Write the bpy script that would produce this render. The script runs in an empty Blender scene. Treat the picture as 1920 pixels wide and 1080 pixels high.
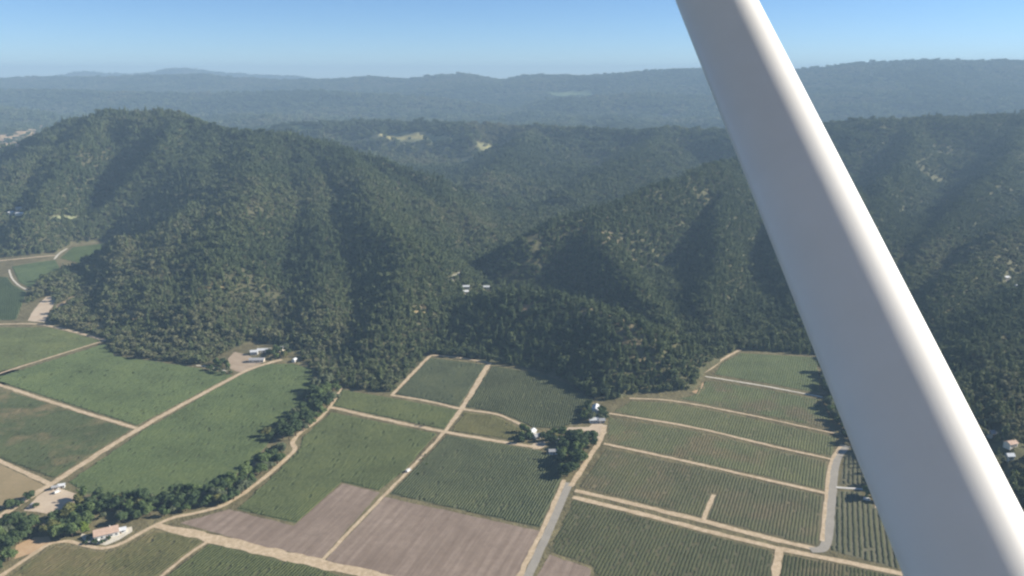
import bpy, math, random
import numpy as np
from math import radians as R, sin, cos, pi
random.seed(7); RNG = np.random.default_rng(7)
S = bpy.context.scene
COL = S.collection

# ------------------------------------------------------------------ camera, sky, sun, exposure
CAMZ, F, PITCH = 350.0, 1500.0, R(14.93)          # metres above the valley floor, focal length in photo pixels, nose-down angle
cam_d = bpy.data.cameras.new('camera'); cam = bpy.data.objects.new('camera', cam_d); COL.objects.link(cam)
cam_d.sensor_width = 36.0; cam_d.lens = 36.0 * F / 1920.0
cam_d.clip_start = 0.05; cam_d.clip_end = 90000.0
cam.location = (0, 0, CAMZ); cam.rotation_euler = (R(90) - PITCH, 0, 0)
S.camera = cam

SUN_EL, SUN_AZ = R(27), R(82)                     # azimuth measured clockwise from +Y (the view direction)
w = bpy.data.worlds.new('World'); S.world = w; w.use_nodes = True
nt = w.node_tree; bg = nt.nodes['Background']
sky = nt.nodes.new('ShaderNodeTexSky'); sky.sky_type = 'NISHITA'; sky.sun_disc = False
sky.sun_elevation = SUN_EL; sky.sun_rotation = SUN_AZ; sky.altitude = 3000; sky.air_density = 0.95; sky.dust_density = 0.0; sky.ozone_density = 6.0
nt.links.new(sky.outputs[0], bg.inputs[0]); bg.inputs[1].default_value = 0.068
sl = bpy.data.lights.new('sun', 'SUN'); sl.energy = 5.0; sl.angle = R(0.53); sl.color = (1.0, 0.93, 0.81)
so = bpy.data.objects.new('sun', sl); COL.objects.link(so)
so.rotation_euler = (pi/2 - SUN_EL, 0, -SUN_AZ + pi)
# sun lamp shines along its -Z: rotate so that -Z points away from the sun
so.rotation_euler = (R(90) - SUN_EL, 0, pi - SUN_AZ)
S.view_settings.view_transform = 'Standard'; S.view_settings.look = 'None'
S.view_settings.exposure = 1.02; S.view_settings.gamma = 1.0
S.cycles.max_bounces = 4; S.cycles.diffuse_bounces = 2; S.cycles.glossy_bounces = 2
S.cycles.transmission_bounces = 2; S.cycles.volume_bounces = 0; S.cycles.transparent_max_bounces = 4
S.cycles.use_denoising = True; S.cycles.filter_width = 2.4

HAZE_DENSITY = 1.15e-4
HAZE_COLOR = (0.42, 0.61, 0.80, 1)

# ------------------------------------------------------------------ helpers
def tag(o, label=None, cat=None, group=None, kind=None):
    if label: o['label'] = label
    if cat: o['category'] = cat
    if group: o['group'] = group
    if kind: o['kind'] = kind
    return o

def empty(name, loc, rz=0.0):
    o = bpy.data.objects.new(name, None); COL.objects.link(o)
    o.empty_display_size = 1.0; o.location = loc; o.rotation_euler = (0, 0, rz); return o

def mesh_np(name, V, Fc, mats, midx=None, smooth=False):
    """V (n,3) array, Fc (m,k) int array with constant k."""
    V = np.asarray(V, np.float32); Fc = np.asarray(Fc, np.int32); k = Fc.shape[1]
    me = bpy.data.meshes.new(name)
    me.vertices.add(len(V)); me.vertices.foreach_set('co', V.ravel())
    me.loops.add(Fc.size); me.loops.foreach_set('vertex_index', Fc.ravel())
    me.polygons.add(len(Fc)); me.polygons.foreach_set('loop_start', np.arange(0, Fc.size, k, dtype=np.int32))
    for m in (mats if isinstance(mats, (list, tuple)) else [mats]): me.materials.append(m)
    if midx is not None: me.polygons.foreach_set('material_index', np.asarray(midx, np.int32))
    me.update(calc_edges=True); me.validate()
    if smooth: me.polygons.foreach_set('use_smooth', np.ones(len(me.polygons), bool))
    return me

def link(name, me, parent=None):
    o = bpy.data.objects.new(name, me); COL.objects.link(o)
    if parent is not None: o.parent = parent
    return o

class MB:
    """collects boxes, prisms and tubes; build() links them as one mesh object"""
    def __init__(s): s.v = []; s.f = []
    def box(s, x0, y0, z0, x1, y1, z1):
        b = len(s.v)
        s.v += [(x0,y0,z0),(x1,y0,z0),(x1,y1,z0),(x0,y1,z0),(x0,y0,z1),(x1,y0,z1),(x1,y1,z1),(x0,y1,z1)]
        s.f += [tuple(b+i for i in q) for q in ((0,3,2,1),(4,5,6,7),(0,1,5,4),(1,2,6,5),(2,3,7,6),(3,0,4,7))]
        return s
    def prism(s, prof, y0, y1, axis='y'):
        """profile of (a, z) points extruded along y (or x)"""
        b = len(s.v); n = len(prof)
        for yy in (y0, y1):
            s.v += [((a, yy, z) if axis == 'y' else (yy, a, z)) for a, z in prof]
        s.f += [tuple(range(b, b+n)), tuple(range(b+2*n-1, b+n-1, -1))]
        for i in range(n):
            j = (i+1) % n; s.f.append((b+i, b+n+i, b+n+j, b+j))
        return s
    def cyl(s, c, r0, r1, d, n=10):
        """tapered tube from c along vector d"""
        c = np.array(c, float); d = np.array(d, float); L = d/np.linalg.norm(d)
        a = np.cross(L, (0,0,1.0)); 
        if np.linalg.norm(a) < 1e-3: a = np.array((1.0,0,0))
        a /= np.linalg.norm(a); e = np.cross(L, a); b = len(s.v)
        for p, r in ((c, r0), (c+d, r1)):
            for i in range(n):
                t = 2*pi*i/n; s.v.append(tuple(p + r*(cos(t)*a + sin(t)*e)))
        for i in range(n):
            j = (i+1) % n; s.f.append((b+i, b+j, b+n+j, b+n+i))
        s.f += [tuple(range(b+n-1, b-1, -1)), tuple(range(b+n, b+2*n))]
        return s
    def build(s, name, mat, parent=None):
        me = bpy.data.meshes.new(name); me.from_pydata(s.v, [], s.f); me.materials.append(mat); me.update()
        import bmesh
        bm = bmesh.new(); bm.from_mesh(me); bmesh.ops.recalc_face_normals(bm, faces=bm.faces); bm.to_mesh(me); bm.free()
        return link(name, me, parent)

ORD = 'zero first second third fourth fifth sixth seventh eighth ninth tenth eleventh twelfth thirteenth fourteenth fifteenth sixteenth seventeenth eighteenth nineteenth'.split()
TENS = {20: ('twentieth', 'twenty'), 30: ('thirtieth', 'thirty'), 40: ('fortieth', 'forty'), 50: ('fiftieth', 'fifty'), 60: ('sixtieth', 'sixty'), 70: ('seventieth', 'seventy'), 80: ('eightieth', 'eighty'), 90: ('ninetieth', 'ninety')}
def ordinal(n):
    if n < 20: return ORD[n]
    t = n//10*10
    return TENS[t][0] if n == t else TENS[t][1] + '-' + ORD[n-t]

# value noise (numpy)
def vnoise(x, y, seed=0):
    xi = np.floor(x).astype(np.int64); yi = np.floor(y).astype(np.int64); fx = x-xi; fy = y-yi
    def h(a, b):
        n = (a*374761393 + b*668265263 + seed*1442695041) & 0xffffffff
        n = ((n ^ (n >> 13))*1274126177) & 0xffffffff
        n = ((n ^ (n >> 16))*2246822519) & 0xffffffff
        return ((n ^ (n >> 15)) & 0xffffff)/float(0xffffff)
    u = fx*fx*fx*(fx*(fx*6-15)+10); v = fy*fy*fy*(fy*(fy*6-15)+10)
    a = h(xi, yi); b = h(xi+1, yi); c = h(xi, yi+1); d = h(xi+1, yi+1)
    return (a*(1-u)+b*u)*(1-v) + (c*(1-u)+d*u)*v
def fbm(x, y, scale, octv=4, seed=0, gain=.5):
    t = 0; a = 1.0; n = 0; f = 1.0/scale
    for i in range(octv):
        t = t + a*vnoise(x*f+17.3*i, y*f-9.1*i, seed+i); n += a; a *= gain; f *= 2.03
    return t/n

# ------------------------------------------------------------------ pixels of the photograph (1920 x 1080) to the ground
CP, SP = cos(PITCH), sin(PITCH)
def ray(px, py):
    a = (px-960.0)/F; b = (540.0-py)/F
    return np.array((a, CP + b*SP, -SP + b*CP))
def at(px, py, z=0.0):
    d = ray(px, py); t = (z-CAMZ)/d[2]; return np.array((d[0]*t, d[1]*t))
def on(px, py, Y):
    d = ray(px, py); t = Y/d[1]; return np.array((d[0]*t, Y, CAMZ + d[2]*t))
def project(X, Y, Z):
    dz = Z-CAMZ; depth = Y*CP - dz*SP; up = Y*SP + dz*CP
    return 960 + F*X/depth, 540 - F*up/depth, depth
def ext(pts, closed):
    """vertices on the picture's edge are carried on past it along their own edge line"""
    out = []; n = len(pts); off = lambda p: p[0] <= 0 or p[1] >= 1080 or p[0] >= 1920
    for i, p in enumerate(pts):
        if off(p):
            for j in ((i-1), (i+1)):
                if not closed and (j < 0 or j >= n): continue
                q = pts[j % n]
                if not off(q):
                    d = np.array(p, float)-np.array(q, float); L = np.linalg.norm(d); p = tuple(np.array(p)+d/L*75); break
        out.append(p)
    return out
def poly(pts): return np.array([at(*p) for p in ext(pts, True)])
def line(pts): return np.array([at(*p) for p in ext(pts, False)])
def inside(P, X, Y):
    r = np.zeros(np.shape(X), bool); n = len(P); j = n-1
    for i in range(n):
        xi, yi = P[i][:2]; xj, yj = P[j][:2]
        if yi != yj:
            r ^= ((yi > Y) != (yj > Y)) & (X < (xj-xi)*(Y-yi)/(yj-yi)+xi)
        j = i
    return r
def pdist(P, X, Y, closed=True):
    d = np.full(np.shape(X), 1e12); n = len(P)
    for i in range(n if closed else n-1):
        a = P[i][:2]; b = P[(i+1) % n][:2]; e = b-a; L2 = max(e@e, 1e-9)
        t = np.clip(((X-a[0])*e[0]+(Y-a[1])*e[1])/L2, 0, 1)
        d = np.minimum(d, (X-a[0]-t*e[0])**2+(Y-a[1]-t*e[1])**2)
    return np.sqrt(d)

# ------------------------------------------------------------------ terrain: a flat valley floor and ridges
EDGE = [(-500,482),(0,484),(60,478),(105,474),(135,458),(205,450),(240,466),(215,487),(150,497),(110,508),(76,528),(56,552),(48,572),(84,556),(104,552),(106,566),(94,586),(92,603),(195,636),(212,664),(300,676),(380,686),
        (425,660),(470,640),(540,650),(585,690),(600,712),(640,726),(735,738),(805,664),(915,678),(1000,694),(1060,714),(1100,742),(1140,754),(1200,738),(1300,732),
        (1320,700),(1340,686),(1385,656),(1535,666),(1555,690),(1600,780),(1640,840),(1700,900),(1790,985),(1880,1090),(2000,1250)]
VALLEY = np.vstack([np.array([at(*p) for p in EDGE]), [(900,100),(1200,-4000),(-9000,-4000),(-9000,at(-500,482)[1])]])
SPINES = [  # (points as picture x, picture y, distance), fall per metre from the crest
 ([(-120,300,2700),(-20,300,2650),(60,268,2550),(130,232,2450),(210,214,2380),(320,215,2300),(360,230,2230),(420,243,2190),(480,252,2130),(560,266,2080),(640,292,2020),(720,309,1960),(800,333,1900),(870,382,1840),(925,432,1760)], .62),
 ([(480,253,2130),(460,310,1850),(470,370,1600),(430,430,1400),(420,500,1230),(380,580,1090)], .42),
 ([(410,249,2180),(375,326,1850),(345,406,1580),(322,486,1330),(306,566,1130)], .42),
 ([(640,287,2020),(700,345,1700),(715,410,1440),(765,470,1270),(750,560,1090),(700,640,980)], .56),
 ([(130,232,2450),(80,300,2100),(25,350,1900),(-20,410,1720)], .5),
 ([(345,222,2280),(322,262,2080),(290,308,1900),(258,352,1750),(240,400,1600),(228,450,1470),(240,520,1290),(210,590,1130)], .95),
 ([(800,330,1900),(850,385,1720),(905,430,1600),(890,480,1480),(850,525,1340)], .6),
 ([(560,283,2080),(592,358,1720),(612,438,1430),(612,528,1210),(600,606,1050)], .45),
 ([(720,318,1960),(800,390,1640),(820,460,1440)], .5),
 ([(200,214,2380),(145,290,2050),(100,360,1830),(65,430,1640)], .62),
 ([(1560,255,2900),(1430,290,2300),(1330,318,1800),(1230,348,1630),(1130,384,1500),(1045,418,1420),(985,448,1370)], .8),
 ([(1180,380,1560),(1120,412,1450),(1110,440,1370),(1145,480,1270),(1190,540,1160),(1230,600,1060)], 1.0),
 ([(1400,300,2100),(1375,350,1760),(1350,410,1530),(1345,480,1340),(1320,560,1160),(1330,630,1040)], .98),
 ([(1560,330,1900),(1510,400,1580),(1480,480,1350),(1500,560,1170),(1480,640,1030)], .95),
 ([(870,562,1120),(950,552,1080),(1030,562,1050),(1100,582,1010),(1200,620,930),(1280,684,860)], .55),
 ([(560,234,3600),(660,229,3550),(760,229,3450),(860,233,3350),(1000,241,3200),(1100,245,3050),(1200,248,2950),(1330,249,2850),(1540,238,2700),(1620,230,2700),(1700,226,2700),(1800,223,2700),(1920,221,2700),(2300,215,2700)], .42),
 ([(1000,241,3200),(980,275,2800),(940,310,2480),(900,345,2250)], .38),
 ([(1250,249,2900),(1200,290,2450),(1120,335,2130),(1060,370,1980)], .48),
 ([(1720,226,2700),(1700,300,2300),(1640,380,1850),(1600,450,1600)], .85),
 ([(1920,221,2700),(1900,290,2300),(1830,370,1820),(1770,440,1520),(1700,520,1300)], .9),
 ([(2150,300,2200),(2000,380,1700),(1890,440,1420),(1800,520,1200),(1760,600,1040)], .9),
 ([(2200,430,1400),(2000,520,1120),(1900,580,1000),(1820,650,880)], .62),
 ([(2300,600,900),(2050,660,820),(1900,720,740),(1850,800,650)], .5),
 ([(-700,215,5200),(-300,205,5000),(-60,200,5000),(40,214,4900),(90,230,4700)], .25),
 ([(-900,150,8600),(-300,150,8600),(0,149,8600),(90,146,8500),(200,146,8400),(300,141,8300),(380,140,8300),(440,147,8300),(520,150,8200),(620,150,8000),(690,145,8000),(770,150,7900),(800,144,7850),(835,141,7800),(880,141,7700),(905,146,7700),(930,150,7700),(960,150,7700),(990,142,7600),(1040,142,7500),(1100,142,7400),(1190,137,7300),(1300,130,7200),(1400,131,7100),(1480,134,7000),(1540,128,7000),(1600,121,6900),(1700,116,6800),(1830,114,6800),(1920,116,6700),(2300,130,6700),(2900,140,6700)], .20),
 ([(-250,176,6400),(100,170,6400),(350,178,6300),(600,173,6200),(800,184,6100),(900,196,6000)], .28),
 ([(1040,188,5900),(1200,178,5900),(1400,186,5800),(1650,176,5700),(1920,184,5700),(2300,180,5700)], .28),
 ([(120,144,12500),(160,135,12500),(235,141,12500),(290,144,12500),(325,130,12200),(350,129,12200),(410,137,12200),(470,141,12200),(560,144,12200)], .22),
]
SP3 = [([on(*p) for p in pts], k) for pts, k in SPINES]
def valley_sd(X, Y):
    d = pdist(VALLEY, X, Y); return np.where(inside(VALLEY, X, Y), -d, d)
def height(X, Y):
    X = np.asarray(X, float); Y = np.asarray(Y, float)
    wx = (fbm(X, Y, 260, 3, 5)-.5)*70; wy = (fbm(X, Y, 260, 3, 9)-.5)*70
    acc = np.zeros(X.shape); K = 5.0; dmin = np.full(X.shape, 1e9)
    for pts, k in SP3:
        best = np.full(X.shape, -1e9)
        for a, b in zip(pts[:-1], pts[1:]):
            e = b[:2]-a[:2]; L2 = max(e@e, 1e-6); far = a[1] > 5500
            xx, yy = (X, Y) if far else (X+wx*.45, Y+wy*.45)
            t = np.clip(((xx-a[0])*e[0]+(yy-a[1])*e[1])/L2, 0, 1)
            d = np.sqrt((xx-a[0]-t*e[0])**2+(yy-a[1]-t*e[1])**2)
            z = a[2]+t*(b[2]-a[2])
            dmin = np.minimum(dmin, d)
            best = np.maximum(best, z - k*(np.sqrt(d*d+14*14)-14))
        acc += np.exp(np.clip(best/K, -60, 90))
    h = K*np.log(acc+1e-30); h = np.maximum(h, -40)
    sd = valley_sd(X, Y)
    base = np.clip(sd*.035, 0, 60)*(.5+fbm(X, Y, 500, 3, 21))
    h = np.log(np.exp(np.clip(h/9, -20, 90))+np.exp(np.clip(base/9, -20, 90)))*9 - 9*np.log(2)*np.exp(-np.abs(h-base)/12)*1.0
    ruff = np.clip(h/110, 0, 1)
    rg = 1-np.abs(2*fbm(X, Y, 230, 4, 33)-1)
    far = np.clip((Y-4800)/1500, 0, 1)
    h = h + ruff*(1-far)*(fbm(X, Y, 190, 4, 77)-.5)*78*np.clip(dmin/120, .25, 1)
    h = h + ruff*(1-far)*((rg-.72)*80)*np.clip(dmin/190, .12, 1) + far*ruff*((1-np.abs(2*fbm(X, Y, 1100, 5, 41)-1))-.8)*330*np.clip(h/400, .1, .9)*np.clip(dmin/900, .06, 1)
    lim = np.clip(sd, 0, 1e9)*.62
    h = np.where(h > lim, lim + (h-lim)*0, h)
    return np.where(sd <= 0, 0.0, np.maximum(h, 0))
def hit(px, py, lo=380, hi=9000):
    d = ray(px, py); Ys = np.exp(np.linspace(math.log(lo), math.log(hi), 1500)); t = Ys/d[1]
    X = d[0]*t; Z = CAMZ+d[2]*t; H = height(X, Ys); i = int(np.argmax(H >= Z)) if (H >= Z).any() else -1
    return np.array((X[i], Ys[i], H[i]))

# ------------------------------------------------------------------ materials
def mat_new(name):
    m = bpy.data.materials.new(name); m.use_nodes = True; n = m.node_tree; b = n.nodes['Principled BSDF']
    b.inputs['Roughness'].default_value = .85; b.inputs['Specular IOR Level'].default_value = .15
    return m, n, b
def N(nt_, t, **kw):
    n = nt_.nodes.new(t)
    for k, v in kw.items(): setattr(n, k, v)
    return n
def noise(nt_, scale, detail=4, rough=.6, vec=None):
    n = N(nt_, 'ShaderNodeTexNoise'); n.inputs['Scale'].default_value = scale; n.inputs['Detail'].default_value = detail; n.inputs['Roughness'].default_value = rough
    if vec is None:
        g = N(nt_, 'ShaderNodeNewGeometry'); vec = g.outputs['Position']
    nt_.links.new(vec, n.inputs['Vector']); return n.outputs['Fac']
def ramp(nt_, fac, stops):
    r = N(nt_, 'ShaderNodeValToRGB'); e = r.color_ramp.elements
    while len(e) < len(stops): e.new(.5)
    for i, (p, c) in enumerate(stops): e[i].position = p; e[i].color = (*c, 1)
    nt_.links.new(fac, r.inputs[0]); return r.outputs[0]
def mix(nt_, fac, a, b, mode='MIX'):
    m = N(nt_, 'ShaderNodeMix', data_type='RGBA', blend_type=mode)
    if isinstance(fac, float): m.inputs[0].default_value = fac
    else: nt_.links.new(fac, m.inputs[0])
    for i, c in ((6, a), (7, b)):
        if isinstance(c, tuple): m.inputs[i].default_value = (*c, 1)
        else: nt_.links.new(c, m.inputs[i])
    return m.outputs[2]
def bump(nt_, b, fac, dist, strength=.6):
    n = N(nt_, 'ShaderNodeBump'); n.inputs['Strength'].default_value = strength; n.inputs['Distance'].default_value = dist
    nt_.links.new(fac, n.inputs['Height']); nt_.links.new(n.outputs[0], b.inputs['Normal'])
def ground_mat(name, c0, c1, c2=None, s1=.03, s2=.5, spot=None):
    m, n, b = mat_new(name)
    a = ramp(n, noise(n, s1, 5, .65), [(.34, c0), (.62, c1)])
    a = mix(n, ramp(n, noise(n, s2, 3, .7), [(.35, (0,0,0)), (.7, (.55,.55,.55))]), a, c2 or tuple(x*.72 for x in c0))
    n.links.new(a, b.inputs['Base Color']); return m
def plain_mat(name, c, rough=.6, var=.18, scale=.8):
    m, n, b = mat_new(name); b.inputs['Roughness'].default_value = rough
    a = ramp(n, noise(n, scale, 4, .6), [(.3, tuple(x*(1-var) for x in c)), (.7, tuple(min(1, x*(1+var*.6)) for x in c))])
    n.links.new(a, b.inputs['Base Color']); return m

def foliage_mat(name, stops, inst=False, tone=None):
    m, n, b = mat_new(name); b.inputs['Roughness'].default_value = .75; b.inputs['Specular IOR Level'].default_value = .12
    tc = N(n, 'ShaderNodeTexCoord')
    if inst:
        at_ = N(n, 'ShaderNodeAttribute', attribute_type='INSTANCER', attribute_name='tint'); fac = at_.outputs['Fac']
    else:
        oi = N(n, 'ShaderNodeObjectInfo'); fac = oi.outputs['Random']
    col = ramp(n, fac, stops)
    nz = noise(n, .55, 3, .7, tc.outputs['Object'])
    col = mix(n, ramp(n, nz, [(.3, (0,0,0)), (.75, (.34,.34,.34))]), col, tuple(np.clip(np.array(stops[-1][1])*np.array((1.0,1.12,1.1)), 0, .26)))
    n.links.new(col, b.inputs['Base Color'])
    tr = N(n, 'ShaderNodeBsdfTranslucent'); n.links.new(col, tr.inputs[0])
    ms = N(n, 'ShaderNodeMixShader'); ms.inputs[0].default_value = .34
    n.links.new(b.outputs[0], ms.inputs[1]); n.links.new(tr.outputs[0], ms.inputs[2])
    n.links.new(ms.outputs[0], n.nodes['Material Output'].inputs['Surface'])
    return m

M = {}
M['dirt'] = ground_mat('pale_dirt', (.48,.375,.25), (.56,.445,.305), (.36,.28,.185), .05, .6)
M['yard'] = ground_mat('yard_dirt', (.46,.36,.26), (.56,.46,.34), (.36,.28,.19), .06, .5)
M['farmyard'] = ground_mat('farm_yard_dirt', (.33,.255,.18), (.42,.33,.24), (.25,.19,.13), .08, .6)
M['orange'] = ground_mat('orange_dirt', (.36,.23,.13), (.46,.31,.18), (.50,.38,.24), .05, .4)
M['asphalt'] = ground_mat('worn_asphalt', (.29,.265,.225), (.34,.31,.26), (.23,.21,.175), .08, .9)
M['plough'] = ground_mat('ploughed_soil', (.225,.172,.133), (.29,.226,.178), (.175,.133,.102), .014, .16)
def streaks(m, ang, c_mul, s_long=.012, s_wide=.22, lo=.4, hi=.62):
    """tillage and tractor lines: noise drawn out along one ground direction"""
    n = m.node_tree; b = n.nodes['Principled BSDF']; src = b.inputs['Base Color'].links[0].from_socket
    g = N(n, 'ShaderNodeNewGeometry'); rt_ = N(n, 'ShaderNodeMapping'); rt_.inputs['Rotation'].default_value = (0, 0, -ang)
    mp = N(n, 'ShaderNodeMapping'); mp.inputs['Scale'].default_value = (s_long, s_wide, 1)
    n.links.new(g.outputs['Position'], rt_.inputs[0]); n.links.new(rt_.outputs[0], mp.inputs[0]); f = noise(n, 1.0, 5, .65, mp.outputs[0])
    n.links.new(mix(n, 1.0, src, ramp(n, f, [(lo, c_mul), (hi, (1.08,1.08,1.08))]), 'MULTIPLY'), b.inputs['Base Color'])
def ground_angle(p, q):
    a, b_ = at(*p), at(*q); return math.atan2(b_[1]-a[1], b_[0]-a[0])
streaks(M['plough'], ground_angle((700,950),(830,815)), (.84,.82,.80))
streaks(M['dirt'], .9, (.86,.84,.80), .25, .25, .42, .6)
M['drygrass'] = ground_mat('dry_grass', (.26,.20,.11), (.33,.25,.145), (.20,.17,.09), .02, .25)
M['white'] = plain_mat('white_paint', (.64,.63,.60), .5, .08)
M['cream'] = plain_mat('cream_wall', (.66,.60,.50), .7, .1)
M['tanroof'] = plain_mat('pink_tan_roof', (.48,.34,.26), .8, .16, .5)
M['greyroof'] = plain_mat('grey_roof', (.36,.36,.36), .7, .15, .5)
M['whiteroof'] = plain_mat('white_metal_roof', (.60,.61,.61), .5, .08, .4)
M['glass'] = plain_mat('window_glass', (.03,.04,.05), .1, .1)
M['door'] = plain_mat('door_wood', (.17,.11,.07), .6, .2)
M['tyre'] = plain_mat('tyre_rubber', (.03,.03,.03), .9, .1)
M['silver'] = plain_mat('silver_paint', (.45,.46,.48), .35, .05)
M['trunk'] = plain_mat('bark', (.10,.075,.055), .9, .25, 2.0)
M['gravel'] = ground_mat('white_gravel', (.54,.49,.40), (.64,.59,.49), (.42,.38,.3), .2, 1.2)
M['concrete'] = ground_mat('pale_concrete', (.5,.48,.44), (.58,.56,.52), (.44,.42,.38), .1, .8)

FOREST_STOPS = [(0.0,(.066,.096,.044)),(.3,(.098,.130,.056)),(.6,(.136,.162,.072)),(.85,(.154,.176,.084)),(1.0,(.180,.180,.098))]
M['forest'] = foliage_mat('forest_leaves', FOREST_STOPS, inst=True)
TONES = {'dark green': [(0,(0.066,0.100,0.048)),(1,(0.089,0.126,0.055))], 'mid green': [(0,(0.111,0.158,0.060)),(1,(0.146,0.192,0.073))],
         'grey green': [(0,(0.127,0.151,0.087)),(1,(0.171,0.190,0.110))], 'olive': [(0,(0.171,0.176,0.064)),(1,(0.209,0.198,0.077))], 'lime green': [(0,(.17,.23,.04)),(1,(.19,.25,.05))]}
for k, st in TONES.items(): M[k] = foliage_mat(k.replace(' ', '_')+'_leaves', st)

# ------------------------------------------------------------------ clearings on the hillsides (their own soil and grass colours)
def hp(pts): return np.array([hit(*p)[:2] for p in pts])
PATCHES = [ # polygon, colour, how many of the trees stay
 (hp([(640,264),(690,258),(745,250),(800,249),(855,256),(842,264),(765,270),(655,273)]), (.30,.27,.13), .05),
 (hp([(690,266),(800,262),(945,284),(930,318),(850,318),(740,300)]), (.20,.20,.11), .62),
 (hp([(890,267),(945,270),(952,279),(895,274)]), (.26,.25,.13), .1),
 (hp([(858,302),(888,291),(898,297),(866,309)]), (.28,.27,.13), .05),
 (hp([(540,238),(585,235),(592,245),(550,247)]), (.22,.25,.10), .1),
 (hp([(884,232),(920,228),(922,235),(882,240)]), (.26,.25,.14), .3),
 (hp([(1020,174),(1110,168),(1115,180),(1045,185)]), (.13,.17,.085), 0),
 (hp([(1228,216),(1258,214),(1258,219),(1230,220)]), (.24,.24,.2), 0),
 (hp([(262,507),(300,500),(366,496),(372,514),(300,526),(262,532)]), (.30,.23,.11), .42),
 (hp([(372,532),(424,528),(424,552),(368,552)]), (.24,.20,.10), .5),
 (hp([(200,578),(268,570),(278,602),(210,612)]), (.27,.21,.10), .45),
 (hp([(250,460),(350,450),(350,470),(260,480)]), (.22,.20,.10), .6),
 (hp([(-40,256),(30,252),(84,230),(70,250),(36,290),(-40,292)]), (.34,.25,.16), .12),
 (hp([(774,580),(804,573),(800,586),(776,590)]), (.34,.27,.15), .15),
 (hp([(975,560),(1008,572),(1003,592),(980,584)]), (.26,.19,.11), .5),
 (hp([(1040,545),(1120,560),(1210,640),(1240,690),(1180,670),(1100,610)]), (.20,.17,.10), .72),
 (hp([(1090,420),(1180,455),(1190,490),(1120,480)]), (.19,.16,.10), .75),
 (hp([(95,578),(150,548),(150,556),(105,588)]), (.32,.24,.15), 0),
 (hp([(165,600),(205,595),(195,625),(150,618)]), (.22,.19,.10), .5),
 (hp([(840,525),(862,510),(866,514),(846,530)]), (.42,.40,.34), 0),
 (hp([(92,410),(150,409),(150,416),(95,417)]), (.28,.30,.17), .1),
 (hp([(840,440),(910,395),(940,430),(925,470),(860,480)]), (.20,.17,.10), .8),
]

# terrain mesh: rows spaced by distance, columns fan out with it
RY = np.concatenate([np.array([-3000,-1500,-700,-300,-100,0,100,200,280]), np.exp(np.linspace(math.log(330), math.log(15000), 640))])
NT = 620; TT = np.linspace(-.95, .95, NT)
GX = TT[None,:]*np.sqrt(RY*RY+320.0**2)[:,None]; GY = np.repeat(RY[:,None], NT, 1)
GH = height(GX, GY)
sdv = valley_sd(GX, GY)
near = sdv > 0
V = np.stack([GX, GY, GH], -1).reshape(-1, 3)
ii = (np.arange(len(RY)-1)[:,None]*NT + np.arange(NT-1)[None,:]).ravel()
Fc = np.stack([ii, ii+1, ii+NT+1, ii+NT], 1)
tcol = np.zeros((len(RY), NT, 4), np.float32); tcol[..., 3] = 1
fl = fbm(GX, GY, 90, 4, 61)[..., None]
tcol[..., :3] = np.array((.085,.088,.050))*(.7+.6*fl) + np.array((.02,.014,.006))
farw = np.clip((GY-4800)/1200, 0, 1)[..., None]
tcol[..., :3] = tcol[..., :3]*(1-farw) + farw*(np.array((.040,.050,.030))*(.5+1.0*fbm(GX, GY, 420, 4, 71)[..., None]))
vf = (sdv <= 0)[..., None]
tcol[..., :3] = np.where(vf, np.array((.155,.135,.075))*(.75+.5*fl), tcol[..., :3])
for P, c, keep in PATCHES:
    m_ = inside(P, GX, GY)
    tcol[m_, :3] = np.array(c)*(.8+.4*fl[m_])
m, n, b = mat_new('earth')
ca = N(n, 'ShaderNodeAttribute', attribute_name='soil'); nz = noise(n, .06, 6, .7)
col = mix(n, 1.0, ca.outputs['Color'], ramp(n, nz, [(.3, (.72,.72,.72)), (.7, (1.22,1.22,1.2))]), 'MULTIPLY')
n.links.new(col, b.inputs['Base Color']); bump(n, b, noise(n, .035, 5, .7), 9.0, .5); b.inputs['Specular IOR Level'].default_value = .05
me = mesh_np('terrain', V, Fc, m, smooth=True)
ca_ = me.color_attributes.new('soil', 'FLOAT_COLOR', 'POINT'); ca_.data.foreach_set('color', tcol.reshape(-1))
tag(link('terrain', me), 'valley floor and wooded hills running back to the blue ridge', 'terrain', kind='structure')
# highest elevation angle met so far along each column, for leaving out what no one can see
slope = (GH-CAMZ)/np.maximum(GY, 1.0); slope[GY < 320] = -9
hor = np.maximum.accumulate(slope, 0)
def seen(X, Y, Ztop, slack):
    j = np.clip(np.round((X/np.sqrt(Y*Y+320.0**2)+.95)/1.9*(NT-1)).astype(int), 0, NT-1)
    i = np.clip(np.searchsorted(RY, Y)-1, 0, len(RY)-1)
    i0 = np.clip(i-2, 0, None)
    return (Ztop-CAMZ)/Y > hor[i0, j] - slack/Y

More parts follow.
